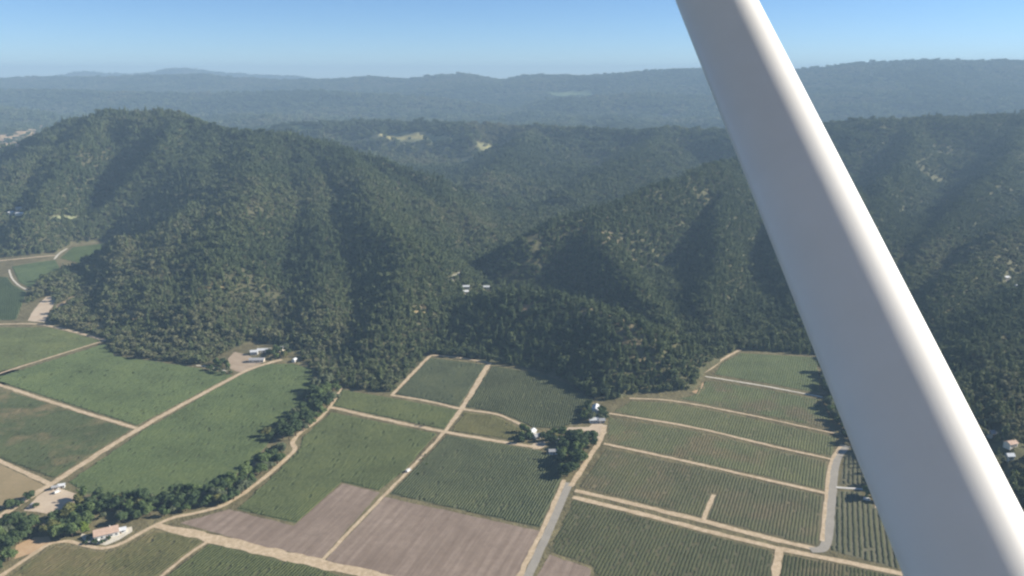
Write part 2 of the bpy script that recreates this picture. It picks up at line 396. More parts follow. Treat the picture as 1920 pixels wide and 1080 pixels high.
# ------------------------------------------------------------------ roads, tracks and yards
_rk = [0]
def strip(name, pts, wid, mat, label, cat, jit=.22, widths=None, kind='structure', z=None):
    P = line(pts); _rk[0] += 1; z = (.10 + .006*_rk[0]) if z is None else z
    # resample with Catmull-like smoothing by corner cutting
    for _ in range(2):
        Q = [P[0]]
        for a, b_ in zip(P[:-1], P[1:]): Q += [a*.78+b_*.22, a*.22+b_*.78]
        Q.append(P[-1]); P = np.array(Q)
    seg = np.linalg.norm(np.diff(P, axis=0), axis=1); s = np.concatenate([[0], np.cumsum(seg)]); L = s[-1]
    u = np.linspace(0, L, max(int(L/3.0), 3)); C = np.stack([np.interp(u, s, P[:,0]), np.interp(u, s, P[:,1])], 1)
    T = np.gradient(C, axis=0); T /= np.linalg.norm(T, axis=1)[:,None]+1e-9; Nn = np.stack([-T[:,1], T[:,0]], 1)
    wv = np.interp(u/L, np.linspace(0,1,len(widths)), widths) if widths else np.full(len(u), wid)
    k = _rk[0]*13.7
    l = wv*.5*(1+jit*2*(fbm(u+k, u*0+k, 9, 3, 3)-.5)*2); r = wv*.5*(1+jit*2*(fbm(u-k, u*0+k, 9, 3, 4)-.5)*2)
    A = C+Nn*l[:,None]; B = C-Nn*r[:,None]; n_ = len(u)
    V = np.zeros((2*n_, 3)); V[:n_,:2] = A; V[n_:,:2] = B; V[:,2] = z
    i = np.arange(n_-1); Fq = np.stack([n_+i, n_+i+1, i+1, i], 1)
    o = link(name, mesh_np(name, V, Fq, mat)); tag(o, label, cat, kind=kind); ROADS.append((C, wv*.5)); return o
def sheet(name, pts, mat, label, cat, z, kind='structure', rough=.8, world=None):
    P = poly(pts) if world is None else world
    Q = []
    for a, b_ in zip(P, np.roll(P, -1, 0)):
        k = max(int(np.linalg.norm(b_-a)/5), 1)
        for t in range(k): Q.append(a+(b_-a)*t/k + (RNG.normal(0, rough*.4, 2)))
    me = bpy.data.meshes.new(name); me.from_pydata([(x, y, z) for x, y in Q], [], [tuple(range(len(Q)))]); me.materials.append(mat)
    import bmesh
    bm = bmesh.new(); bm.from_mesh(me); bmesh.ops.triangulate(bm, faces=bm.faces)
    for f in bm.faces:
        if f.normal.z < 0: f.normal_flip()
    bm.to_mesh(me); bm.free()
    return tag(link(name, me), label, cat, kind=kind)
ROADS = []
DT = 'dirt_track'
strip('dirt_road', [(0,968),(50,936),(100,905),(258,804),(440,706),(472,690),(528,674)], 6.5, M['dirt'], 'long straight pale dirt road from the roadside yard up to the farm yard', 'dirt road', widths=[7,7,6.5,6,6])
strip(DT, [(0,722),(130,765),(255,803)], 5.0, M['dirt'], 'straight pale track between the two biggest vineyards at the left edge', 'track')
strip(DT, [(0,865),(95,908)], 5.0, M['dirt'], 'short pale track beside the dry grass field at the left edge', 'track')
strip(DT, [(0,700),(100,668),(198,638)], 3.8, M['dirt'], 'thin track dividing the two upper left vineyards', 'track')
strip(DT, [(0,608),(60,606),(95,611),(150,625),(198,638)], 4.6, M['dirt'], 'pale track along the forest foot above the upper left vineyard', 'track')
strip(DT, [(368,685),(400,689),(425,696)], 3.2, M['gravel'], 'short white gravel track left of the farm yard', 'track')
strip('creek_track', [(640,727),(622,760),(600,785),(558,815),(547,830),(555,842),(545,853),(500,893),(430,945),(380,960),(325,970),(290,985),(262,1000),(225,1022),(190,1030),(155,1022),(130,1014),(95,1018),(60,1040),(0,1082)], 4.6, M['dirt'], 'winding pale track following the tree lined creek', 'track', widths=[3.6,3.6,4.5,4.2,4.2,4.6,4.6,3.6,3.6,5])
strip('dirt_road', [(288,984),(350,998),(480,1030),(600,1056),(720,1085)], 11, M['dirt'], 'broad sandy road under the ploughed field at the bottom edge', 'dirt road', .18, widths=[6,11,11,10,10])
strip(DT, [(603,1052),(700,950),(765,884),(830,815),(868,765),(918,680)], 4.2, M['dirt'], 'straight diagonal track crossing the ploughed ground and the middle vineyards', 'track', widths=[3,3,3.4,3.6,6,6,6])
strip(DT, [(618,763),(700,782),(830,810),(950,830),(1015,840)], 5.2, M['dirt'], 'level track from the creek to the tree clump by the middle farmstead', 'track')
strip(DT, [(733,741),(800,751),(866,768),(930,775),(965,790),(1003,810)], 4.2, M['dirt'], 'bent track above the small yellowish middle vineyard', 'track')
strip(DT, [(735,741),(770,704),(806,667)], 4.4, M['dirt'], 'steep track up the left side of the small dark vineyard', 'track')
strip(DT, [(806,666),(850,669),(916,680)], 4.0, M['dirt'], 'track along the forest foot over the small dark vineyard', 'track')
strip('road_shoulder', [(972,1085),(1022,985),(1058,900)], 4.2, M['dirt'], 'pale dirt shoulder beside the grey paved road', 'shoulder', .25)
strip('paved_road', [(988,1085),(1034,985),(1068,905)], 6.6, M['asphalt'], 'grey paved road rising from the bottom edge to the middle crossing', 'road', .05)
strip(DT, [(1070,912),(1100,865),(1128,822),(1133,800)], 5.0, M['dirt'], 'pale lane from the road crossing to the middle farmstead yard', 'track', .2)
strip('dirt_road', [(1078,920),(1200,948),(1340,983),(1460,1014),(1538,1032)], 6.0, M['dirt'], 'upper of two parallel sandy lanes running right from the crossing', 'dirt road', widths=[5,6,6,6,5])
strip('dirt_road', [(1074,932),(1200,963),(1330,997),(1460,1029),(1530,1043),(1700,1078),(1800,1099)], 5.6, M['dirt'], 'lower of two parallel sandy lanes running right from the crossing', 'dirt road')
strip('paved_road', [(1520,1032),(1545,1031),(1553,1010),(1560,930),(1566,862),(1588,836)], 7.0, M['asphalt'], 'short grey road along the right hand vineyards beside the strut', 'road', .1)
strip('road_shoulder', [(1541,1015),(1549,930),(1556,866),(1578,834)], 3.0, M['dirt'], 'pale shoulder on the left of the short grey road', 'shoulder', .25)
strip(DT, [(1140,775),(1300,800),(1460,840),(1558,861)], 3.8, M['dirt'], 'upper pale track across the right hand vineyards', 'track')
strip(DT, [(1132,832),(1300,868),(1460,905),(1552,926)], 4.2, M['dirt'], 'lower pale track across the right hand vineyards', 'track')
strip(DT, [(1322,706),(1440,725),(1542,745)], 3.4, M['gravel'], 'thin light track between the two highest right hand vineyards', 'track')
strip(DT, [(1312,702),(1335,690),(1350,676),(1388,656)], 4.2, M['dirt'], 'curving track climbing the left edge of the highest vineyard', 'track')
strip(DT, [(1180,747),(1260,750),(1400,777),(1570,814)], 3.2, M['dirt'], 'faint grassy track under the forest on the right', 'track')
strip(DT, [(1318,978),(1326,955),(1338,928)], 3.6, M['dirt'], 'short stub of sandy track running into the dark vineyard', 'track', .2)
strip(DT, [(1460,1030),(1457,1050),(1454,1085)], 6.0, M['dirt'], 'pale lane dropping to the bottom edge from the parallel lanes', 'track')
strip(DT, [(1568,914),(1610,917),(1660,921)], 3.4, M['concrete'], 'grey drive leading right from the short grey road to the strut', 'track')
strip(DT, [(1640,951),(1690,960)], 3.0, M['dirt'], 'bit of pale track below the trees beside the strut', 'track')
strip(DT, [(392,1014),(345,1045),(298,1085)], 3.0, M['dirt'], 'thin track between the two vineyards in the bottom left corner', 'track')
strip(DT, [(17,506),(22,522),(35,536),(56,546)], 3.0, M['gravel'], 'curved white track in the far left vineyard', 'track')
strip('dirt_road', [(-30,492),(30,486),(70,482),(104,479)], 8.0, M['dirt'], 'pinkish dirt road at the foot of the far left woods', 'dirt road', .25)
strip(DT, [(102,486),(110,476),(126,466)], 4.2, M['gravel'], 'short white track beside the far left green field', 'track')
sheet('bare_ground', [(66,603),(52,601),(62,584),(74,568),(86,557),(103,554),(104,566),(92,584),(84,604)], M['yard'], 'bare tan slope beside the far left vineyard', 'bare ground', .085)
sheet('yard', [(45,958),(70,930),(100,912),(150,928),(152,936),(122,950),(100,966),(70,960)], M['yard'], 'broad bright dirt yard beside the roadside trees at bottom left', 'yard', .085)
sheet('yard', [(28,1048),(30,1022),(62,1008),(92,1006),(96,1016),(60,1038)], M['orange'], 'orange dirt patch below the creek trees at bottom left', 'yard', .088)
sheet('yard', [(425,690),(428,672),(440,660),(462,664),(478,674),(500,676),(482,686),(455,700)], M['farmyard'], 'tan farm yard at the forest foot left of centre', 'yard', .085)
sheet('yard', [(1060,806),(1066,801),(1104,801),(1114,792),(1138,798),(1136,812),(1124,824),(1112,816),(1090,806)], M['yard'], 'tan dirt yard of the middle farmstead', 'yard', .085)
sheet('yard', [(996,834),(1010,828),(1022,828),(1024,836),(1014,842),(1000,842)], M['yard'], 'small bright turning area beside the tree clump', 'yard', .09)
sheet('bare_ground', [(1296,734),(1312,730),(1318,716),(1322,728),(1312,740)], M['orange'], 'little orange bank under the forest at the track junction', 'bare ground', .09)
sheet('driveway', [(150,1006),(155,999),(166,1004),(186,1012),(206,1006),(232,990),(246,988),(248,996),(224,1012),(200,1022),(176,1020),(158,1014)], M['gravel'], 'white gravel drive around the tan roofed house', 'driveway', .086)
sheet('dry_field', [(0,870),(88,912),(42,938),(0,954)], M['drygrass'], 'tan dry grass field at the left edge', 'field', .06)
sheet('ploughed_field', [(338,980),(430,955),(550,986),(642,907),(712,924),(603,1047),(480,1022)], M['plough'], 'brown ploughed field left of the diagonal track', 'field', .06)
sheet('ploughed_field', [(722,932),(1014,996),(970,1085),(728,1085),(610,1050)], M['plough'], 'biggest brown ploughed field between the diagonal track and paved road', 'field', .06)
sheet('ploughed_field', [(1030,1040),(1108,1066),(1104,1085),(1004,1085)], M['plough'], 'brown ploughed corner right of the paved road at the bottom edge', 'field', .06)

# ------------------------------------------------------------------ vineyards: rows of vines over their own ground
ROADP = [(c, hw) for c, hw in ROADS]
def road_clear(X, Y, pad=1.2):
    k = np.ones(X.shape, bool)
    for c, hw in ROADP:
        lo = c.min(0)-12; hi = c.max(0)+12
        m_ = (X > lo[0]) & (X < hi[0]) & (Y > lo[1]) & (Y < hi[1])
        if m_.any():
            k[m_] &= pdist(c, X[m_], Y[m_], False) > hw.mean()+pad
    return k
_vk = [0]
def vineyard(pts, rowdir, col, soil, label, sp=2.4, hgt=.6, wid=1.6, patch=None, gap=.012):
    """rowdir: two picture points on the ground that the rows run parallel to"""
    P = poly(pts); a, b_ = at(*rowdir[0]), at(*rowdir[1]); d = (b_-a)/np.linalg.norm(b_-a); nrm = np.array((-d[1], d[0]))
    _vk[0] += 1; sd = _vk[0]
    u = P@d; v = P@nrm; st = 2.4
    vs = np.arange(v.min()+1.2, v.max(), sp); us = np.arange(u.min(), u.max()+st, st)
    UU, VV = np.meshgrid(us, vs); X = UU*d[0]+VV*nrm[0]; Y = UU*d[1]+VV*nrm[1]
    ok = inside(P, X, Y) & road_clear(X, Y)
    gapn = RNG.random(ok.shape) > gap
    pn = fbm(X, Y, 45, 4, 100+sd)
    ok2 = ok & gapn
    seg = ok2[:, :-1] & ok2[:, 1:]
    h = hgt*(.8+.4*RNG.random(X.shape))*(.75+.5*pn); wd = wid*(.7+.6*RNG.random(X.shape))
    sh = RNG.normal(0, .14, X.shape)
    cs = [(-.5, .25), (-.36, 1.0), (.36, 1.0), (.5, .25)]
    nV = X.size; VV_ = np.zeros((4, nV, 3), np.float32)
    for k, (o_, z_) in enumerate(cs):
        off = (o_*wd + sh).ravel()
        VV_[k,:,0] = X.ravel()+off*nrm[0]; VV_[k,:,1] = Y.ravel()+off*nrm[1]
        VV_[k,:,2] = (z_*h).ravel()*(1+RNG.normal(0, .12, nV)) + .07
    idx = np.arange(nV).reshape(X.shape); i0 = idx[:, :-1][seg]; i1 = idx[:, 1:][seg]
    Fs = [np.stack([k*nV+i0, k*nV+i1, (k+1)*nV+i1, (k+1)*nV+i0], 1) for k in range(3)]
    Fa = np.concatenate(Fs); used = np.unique(Fa); remap = np.zeros(4*nV, np.int64); remap[used] = np.arange(len(used))
    Vr = VV_.reshape(-1, 3)[used]; Fa = remap[Fa]
    m, n, b = mat_new('vine_leaves'); 
    c2 = tuple(np.array(col)*np.array((1.28,1.2,1.1))); c0 = tuple(np.array(col)*.72)
    base = ramp(n, noise(n, .022, 6, .7), [(.36, c0), (.5, col), (.64, c2)])
    base = mix(n, ramp(n, noise(n, .45, 3, .75), [(.42, (0,0,0)), (.75, (.75,.75,.75))]), base, tuple(np.array(col)*np.array((1.75,1.6,1.45))))
    if patch: base = mix(n, ramp(n, noise(n, .018, 4, .6), [(.5, (0,0,0)), (.64, (.7,.7,.7))]), base, tuple(np.array(patch)*.8))
    n.links.new(base, b.inputs['Base Color'])
    tr = N(n, 'ShaderNodeBsdfTranslucent'); n.links.new(base, tr.inputs[0]); ms = N(n, 'ShaderNodeMixShader'); ms.inputs[0].default_value = .25
    n.links.new(b.outputs[0], ms.inputs[1]); n.links.new(tr.outputs[0], ms.inputs[2]); n.links.new(ms.outputs[0], n.nodes['Material Output'].inputs['Surface'])
    sm = ground_mat('vineyard_ground', tuple(np.array(soil)*.85), soil, tuple(np.array(soil)*np.array((.72,.8,.7))), .02, .3)
    streaks(sm, math.atan2(d[1], d[0]), (.80,.84,.80), .02, .16)
    if patch:   # dry worn blotches in the ground cover
        nn = sm.node_tree; bb = nn.nodes['Principled BSDF']; src = bb.inputs['Base Color'].links[0].from_socket
        nn.links.new(mix(nn, ramp(nn, noise(nn, .018, 4, .6), [(.5, (0,0,0)), (.64, (.9,.9,.9))]), src, patch), bb.inputs['Base Color'])
    # ground under the rows: fan of the field outline, as triangles made into quads by repeating a vertex is avoided: use a grid of cells
    q = 6.0; gx = np.arange(P[:,0].min()-q, P[:,0].max()+q, q); gy = np.arange(P[:,1].min()-q, P[:,1].max()+q, q)
    gv = len(Vr); 
    me = mesh_np('vineyard', Vr, Fa, m)
    o = link('vineyard', me)
    import bmesh
    bm = bmesh.new(); bm.from_mesh(me); bm.faces.ensure_lookup_table()
    me.materials.append(sm)
    vsx = [bm.verts.new((x, y, .07)) for x, y in P]; f = bm.faces.new(vsx); f.material_index = 1
    tri = bmesh.ops.triangulate(bm, faces=[f])['faces']
    for t_ in tri:
        t_.normal_update()
        if t_.normal.z < 0: t_.normal_flip()
    bm.to_mesh(me); bm.free()
    return tag(o, label, 'vineyard', 'vineyard blocks on the valley floor', 'stuff')

G1, G2, G3, DG, OL = (.088,.122,.054), (.080,.116,.054), (.098,.122,.054), (.086,.104,.058), (.104,.108,.050)
SO1, SO2, SO3 = (.115,.135,.062), (.135,.132,.066), (.150,.125,.070)
rowA = ((100,905),(440,705)); rowC = ((700,950),(830,815)); rowR = ((1552,1010),(1562,880)); rowB = ((820,812),(618,764))
vineyard([(0,614),(92,614),(193,639),(0,697)], ((0,700),(200,637)), G3, SO2, 'light green vineyard block at the far left under the forest track')
vineyard([(0,706),(202,643),(214,667),(300,679),(370,690),(422,699),(436,704),(256,798),(0,717)], rowA, G1, SO1, 'large even green vineyard block left of the long straight road')
vineyard([(0,729),(246,805),(100,897),(0,860)], rowA, (.068,.088,.044), (.105,.108,.056), 'darker vineyard block with tan worn streaks at the left edge', patch=(.24,.19,.11))
vineyard([(128,905),(266,809),(450,704),(500,683),(548,682),(585,692),(590,716),(560,762),(510,822),(470,872),(400,916),(330,936),(250,940),(165,926)], rowA, G1, SO1, 'large green vineyard block between the straight road and creek trees')
vineyard([(622,773),(818,813),(758,882),(710,920),(640,904),(554,981),(445,955),(512,893),(562,842),(567,820)], rowC, G3, SO1, 'green vineyard block right of the winding creek track')
vineyard([(642,731),(733,746),(858,769),(832,805),(622,761)], rowC, (.105,.128,.055), SO1, 'narrow light green vineyard strip above the level track')
vineyard([(808,671),(910,684),(860,762),(742,739)], ((806,667),(735,741)), DG, (.105,.12,.07), 'small dark vineyard block tucked against the forest', hgt=.6, wid=1.6)
vineyard([(924,686),(1010,700),(1066,720),(1108,752),(1100,785),(1050,803),(1000,802),(962,784),(932,773),(873,763)], ((918,680),(870,765)), (.086,.102,.055), (.12,.122,.068), 'dark vineyard block between the forest and middle farmstead')
vineyard([(872,773),(930,780),(985,808),(985,830),(846,808)], rowC, (.135,.135,.060), (.19,.165,.085), 'small yellowish vineyard block in the middle of the tracks')
vineyard([(838,816),(1010,844),(1046,860),(1058,888),(1012,990),(730,926),(772,886)], rowC, DG, (.120,.122,.070), 'dark green vineyard block right of the diagonal track', hgt=.6, wid=1.6)
vineyard([(300,993),(383,1013),(288,1085),(10,1085),(105,1024),(160,1030),(195,1036),(235,1026),(268,1006)], ((392,1014),(298,1085)), OL, (.165,.145,.075), 'pale olive vineyard block in the bottom left corner', patch=(.22,.18,.095))
vineyard([(397,1018),(590,1062),(650,1085),(308,1085)], ((392,1014),(298,1085)), (.084,.102,.046), (.12,.122,.06), 'green vineyard wedge under the broad sandy road')
vineyard([(1076,937),(1448,1034),(1446,1085),(1116,1085),(1112,1062),(1030,1034)], rowR, (0.083,0.094,0.048), (0.117,0.107,0.061), 'darkest speckled vineyard block at the bottom edge right of the paved road', sp=2.7, hgt=.26, wid=2.0, gap=.05)
vineyard([(1138,842),(1300,874),(1456,910),(1548,931),(1536,1026),(1340,976),(1088,914)], rowR, (0.101,0.110,0.057), (0.148,0.131,0.080), 'long dark vineyard block above the two parallel lanes', sp=2.7, hgt=.26, wid=2.0, patch=(.19,.155,.09))
vineyard([(1142,783),(1300,808),(1460,846),(1554,866),(1550,920),(1460,899),(1140,829)], rowR, (0.117,0.132,0.064), (0.158,0.148,0.084), 'middle one of the right hand vineyard strips', sp=2.7, hgt=.26, wid=2.0, patch=(.2,.16,.09))
vineyard([(1150,772),(1184,752),(1260,756),(1400,783),(1568,820),(1560,856),(1460,835)], rowR, (0.124,0.140,0.067), (0.158,0.148,0.078), 'vineyard strip under the faint grassy track', sp=2.7, hgt=.26, wid=2.0)
vineyard([(1326,713),(1440,731),(1540,750),(1566,806),(1400,772),(1272,747),(1300,742)], rowR, (0.115,0.140,0.066), (0.148,0.148,0.076), 'upper right vineyard with a bare brownish corner', sp=2.7, hgt=.26, wid=2.0, patch=(.18,.145,.085))
vineyard([(1390,662),(1530,670),(1538,738),(1440,719),(1340,702),(1352,682)], rowR, (0.113,0.144,0.067), (0.138,0.148,0.073), 'highest vineyard block left of the strut', sp=2.7, hgt=.26, wid=2.0)
vineyard([(1585,856),(1625,845),(1665,912),(1574,908)], rowR, (.09,.096,.056), (.15,.135,.088), 'striped brownish vineyard scrap beside the strut', sp=3.8, hgt=.4, wid=2.2)
vineyard([(1571,921),(1612,922),(1640,952),(1700,964),(1790,1085),(1725,1078),(1558,1032)], ((1660,955),(1672,1060)), (.085,.094,.052), (.16,.145,.092), 'vineyard with plainly striped rows beside the strut', sp=4.0, hgt=.4, wid=2.2, gap=.01)
vineyard([(1472,1040),(1555,1054),(1712,1085),(1464,1085)], rowR, (.072,.082,.038), (.16,.135,.078), 'pale olive vineyard corner at the bottom edge beside the strut', sp=2.7, hgt=.26, wid=2.0, patch=(.24,.19,.11))
vineyard([(-60,515),(14,520),(24,534),(50,548),(38,580),(30,600),(-60,602)], ((0,520),(0,600)), G2, SO1, 'green vineyard at the far left inside the curved white track')
vineyard([(22,500),(70,492),(104,488),(112,502),(74,526),(56,540),(36,530)], ((22,500),(104,488)), G2, SO1, 'green vineyard between the curved white track and pinkish road')
vineyard([(112,484),(136,464),(200,456),(230,467),(212,484),(150,494)], ((112,484),(136,464)), (.075,.11,.042), (.13,.145,.06), 'bright green field in the far left hollow of the hill')

# ------------------------------------------------------------------ trees
def ico(sub=1):
    import bmesh
    bm = bmesh.new(); bmesh.ops.create_icosphere(bm, subdivisions=sub, radius=1)
    V = np.array([v.co[:] for v in bm.verts]); Fx = np.array([[v.index for v in f.verts] for f in bm.faces]); bm.free(); return V, Fx
ICO1 = ico(1)
def crown_arrays(rng, kind, nleaf, lsz):
    """unit tree: crown about 1 wide and its own height; returns verts and quads of leaf clumps over lumpy cores"""
    Vs = []; Fs = []; off = 0
    lumps = []
    if kind == 'conifer':
        H = 1.45; zs = np.linspace(.12, .97, 9)
        for z in zs:
            r = .40*(1-z)**.8+.03
            for k in range(max(1, int(1+5*(1-z)))):
                a = rng.random()*2*pi; q = r*.45; lumps.append((q*cos(a), q*sin(a), z*H, r*.62, r*.62, .14))
    else:
        H = {'round': .95, 'wide': .78, 'tall': 1.25}[kind]; nl = {'round': 13, 'wide': 15, 'tall': 13}[kind]
        for k in range(nl):
            a = rng.random()*2*pi; z = .32+.5*rng.random(); rr = .40*math.sqrt(rng.random())*(1.15-.7*abs(z-.45))
            s = .10+.15*rng.random()**1.4; lumps.append((rr*cos(a), rr*sin(a), z*H, s, s, s*.8))
        lumps.append((.06*rng.normal(), .06*rng.normal(), .50*H, .25, .25, .26*H))
    iv, itf = ICO1
    for (x, y, z, a, b_, c) in lumps:
        v = iv*(np.array((a, b_, c))*.80)*(1+rng.normal(0, .13, (len(iv), 1)))+np.array((x, y, z))
        Vs.append(v); Fs.append(np.concatenate([itf, itf[:, 2:3]], 1)+off); off += len(v)
    L = np.array(lumps); wgt = L[:,3]*L[:,5]; pick = rng.choice(len(L), nleaf, p=wgt/wgt.sum())
    dr = rng.normal(0, 1, (nleaf, 3)); dr /= np.linalg.norm(dr, axis=1)[:,None]; dr[:,2] = np.where((dr[:,2] < -.3), -dr[:,2], dr[:,2])
    ctr = L[pick, :3]+dr*L[pick, 3:]*(.82+.38*rng.random((nleaf, 1)))
    nn = dr+rng.normal(0, .45, (nleaf, 3)); nn /= np.linalg.norm(nn, axis=1)[:,None]
    t1 = np.cross(nn, rng.normal(0, 1, (nleaf, 3))); t1 /= np.linalg.norm(t1, axis=1)[:,None]; t2 = np.cross(nn, t1)
    s = lsz*(.6+.8*rng.random((nleaf, 1)))
    q = np.stack([ctr-t1*s-t2*s*.7, ctr+t1*s-t2*s*.5, ctr+t1*s*.8+t2*s*.7, ctr-t1*s*.7+t2*s*.6], 1).reshape(-1, 3)
    Vs.append(q); Fs.append(np.arange(nleaf*4).reshape(-1, 4)+off)
    return np.concatenate(Vs), Fs[:-1], Fs[-1], H
def crown_mesh(name, seed, kind, nleaf, lsz, mat):
    rng = np.random.default_rng(seed); V, Ft, Fq, H = crown_arrays(rng, kind, nleaf, lsz)
    T = np.concatenate(Ft)[:, :3]
    me = bpy.data.meshes.new(name); nl = T.size+Fq.size
    me.vertices.add(len(V)); me.vertices.foreach_set('co', V.astype(np.float32).ravel())
    me.loops.add(nl); me.loops.foreach_set('vertex_index', np.concatenate([T.ravel(), Fq.ravel()]).astype(np.int32))
    me.polygons.add(len(T)+len(Fq)); me.polygons.foreach_set('loop_start', np.concatenate([np.arange(0, T.size, 3), T.size+np.arange(0, Fq.size, 4)]).astype(np.int32))
    me.materials.append(mat); me.update(calc_edges=True); me.validate(); return me, H
def trunk_mesh(name, seed, H):
    rng = random.Random(seed); mb = MB(); top = np.array((rng.uniform(-.05,.05), rng.uniform(-.05,.05), .42*H))
    mb.cyl((0,0,-.03), .055, .036, top+np.array((0,0,.03)), 8)
    for k in range(5):
        a = k*2*pi/5+rng.random(); d = np.array((cos(a)*.24, sin(a)*.24, .26*H)); mb.cyl(top*.85, .028, .010, d, 6)
    me = bpy.data.meshes.new(name); me.from_pydata(mb.v, [], mb.f); me.materials.append(M['trunk']); me.update(); return me

KINDS = ['round', 'wide', 'round', 'tall', 'conifer']
CROWN = {}
for tone in TONES:
    for i, k in enumerate(KINDS):
        me, H = crown_mesh('crown', 50+i, k, 900, .055, M[tone]); CROWN[tone, i] = (me, H)
TRUNK = [trunk_mesh('trunk', 80+i, CROWN['olive', i][1]) for i in range(len(KINDS))]
TREES = []
def tree(x, y, z, dia, ki, tone, label, group, cat='tree', name='tree', hscale=1.0):
    o = empty(name, (x, y, z), random.uniform(0, 2*pi)); o.scale = (dia, dia, dia*hscale)
    c = link('crown', CROWN[tone, ki][0], o); link('trunk', TRUNK[ki], o)
    tag(o, label, cat, group); TREES.append((x, y, dia)); return o

def fill(pts, sp, rng, dy=6):
    """tree positions spread over a patch given in picture points"""
    P = np.array([at(px, py+dy) for px, py in pts]); lo = P.min(0); hi = P.max(0); out = []
    for _ in range(900):
        q = lo+(hi-lo)*rng.random(2)
        if inside(P, np.array([q[0]]), np.array([q[1]]))[0] and all((q[0]-a)**2+(q[1]-b_)**2 > sp*sp for a, b_ in out): out.append(tuple(q))
    return out
rt = np.random.default_rng(11)
def tone_for(): return rt.choice(['dark green', 'dark green', 'mid green', 'mid green', 'grey green', 'olive'], p=[.3,.2,.2,.12,.12,.06])
# the creek line, numbered from the house end
HOUSE = at(200, 1003)
creek = []
for pts, sp in [([(602,708),(640,712),(632,738),(612,762),(576,768),(584,735)], 7.5), ([(574,762),(608,768),(572,802),(532,806),(545,782)], 7.5), ([(545,795),(560,806),(545,824),(505,822),(500,812)], 8),
                ([(500,846),(540,842),(532,866),(486,884),(484,860)], 7), ([(398,912),(478,884),(470,908),(428,938),(392,930)], 6.5), ([(262,934),(398,914),(418,936),(330,958),(270,968)], 7.0),
                ([(150,926),(258,934),(270,968),(240,976),(215,968),(168,978),(140,1000),(86,1000),(82,976),(140,958)], 6.8)]:
    creek += fill(pts, sp, rt)
creek.sort(key=lambda p: (p[0]-HOUSE[0])*.45+(p[1]-HOUSE[1])*.9)
hd = at(200,1003)
kept = [p for p in creek if abs(p[0]-HOUSE[0]) > 12 or p[1] > HOUSE[1]+14]
print('creek trees', len(kept))
def size_word(d): return 'small' if d < 8.5 else 'big' if d > 12 else 'middling'
SHAPE = ['rounded', 'spreading', 'rounded', 'tall', 'pointed']
for i, (x, y) in enumerate(kept):
    d = float(np.clip(rt.normal(10.0, 2.2), 6, 15)); ki = int(rt.choice(4, p=[.35,.3,.25,.1])); tn = tone_for()
    tree(x, y, 0, d, ki, tn, f'{size_word(d)} {SHAPE[ki]} {tn} tree, {ordinal(i+1) if i < 59 else "one"} along the creek from the tan roofed house' if i < 59 else f'{size_word(d)} {SHAPE[ki]} {tn} tree, {ordinal(len(kept)-i)} along the creek from its forest end', 'trees lining the creek')
def clump(pts, sp, dmean, phrase, group, dy=6, kinds=(.35,.3,.25,.1), tones=None, sortkey=lambda p: p[0]):
    ps = sorted(fill(pts, sp, rt, dy), key=sortkey); ps = [p for p in ps if road_clear(np.array([p[0]]), np.array([p[1]]), .5)[0]]
    for i, (x, y) in enumerate(ps):
        d = float(np.clip(rt.normal(dmean, 1.8), 4.5, 15)); ki = int(rt.choice(4, p=kinds)); tn = rt.choice(tones) if tones else tone_for()
        tree(x, y, 0, d, ki, tn, f'{size_word(d)} {SHAPE[ki]} {tn} tree, {ordinal(i+1)} from the left {phrase}', group)
clump([(-40,1000),(0,984),(48,966),(76,980),(58,1006),(26,1022),(24,1046),(0,1066),(-40,1080)], 7.0, 10.5, 'in the bottom left corner wood', 'trees in the bottom left corner')
clump([(1042,834),(1060,812),(1088,812),(1114,826),(1108,846),(1090,866),(1072,890),(1056,886),(1048,860)], 7.2, 11.5, 'in the dark clump by the lane', 'trees of the middle clump', tones=['dark green','dark green','mid green'])
clump([(1016,812),(1036,808),(1058,804),(1056,816),(1036,826),(1020,822)], 7, 9, 'behind the middle turning area', 'trees by the middle turning area')
clump([(976,802),(992,800),(996,818),(978,826)], 6.5, 7.5, 'left of the middle clump houses', 'small trees by the middle houses')
clump([(1092,760),(1106,756),(1108,785),(1096,784)], 6.5, 9, 'beside the white farmstead barn', 'trees beside the farmstead barn')
clump([(1122,762),(1142,764),(1136,784),(1126,784)], 6, 8, 'above the farmstead yard', 'trees above the farmstead yard', tones=['dark green','grey green'])
clump([(1540,690),(1556,692),(1580,740),(1604,800),(1604,826),(1584,822),(1560,770),(1546,735)], 7.5, 11, 'in the wood against the strut', 'trees against the strut')
clump([(1622,908),(1650,900),(1668,912),(1640,912)], 6, 8, 'above the grey drive by the strut', 'trees above the grey drive', dy=3)
clump([(1622,930),(1660,926),(1690,944),(1650,944)], 6, 8, 'under the grey drive by the strut', 'trees under the grey drive', dy=3)
clump([(385,694),(405,680),(425,684),(442,700),(420,704)], 7, 7, 'below the tan farm yard', 'trees below the farm yard', dy=0)
clump([(500,660),(530,652),(545,668),(520,676)], 7, 8, 'around the farm yard sheds', 'trees around the farm sheds', dy=0)
p = at(158, 1000); tree(p[0], p[1], 0, 9.5, 0, 'lime green', 'bright lime green tree left of the tan roofed house', 'garden trees')
p = at(1078, 822); tree(p[0], p[1], 0, 8.5, 1, 'lime green', 'bright yellow green tree at the top of the dark clump', 'garden trees')
for px, py, d, lb in [(56, 936, 9, 'lone dark round tree above the bright roadside yard'), (22, 952, 10, 'lone dark tree at the left of the bright roadside yard'), (36, 950, 7, 'small dark tree next to the lone dark tree by the yard'), (68, 951, 5.5, 'low dark bushy tree at the lower edge of the bright yard')]:
    p = at(px, py); tree(p[0], p[1], 0, d, 1, 'dark green', lb, 'roadside trees by the yard')
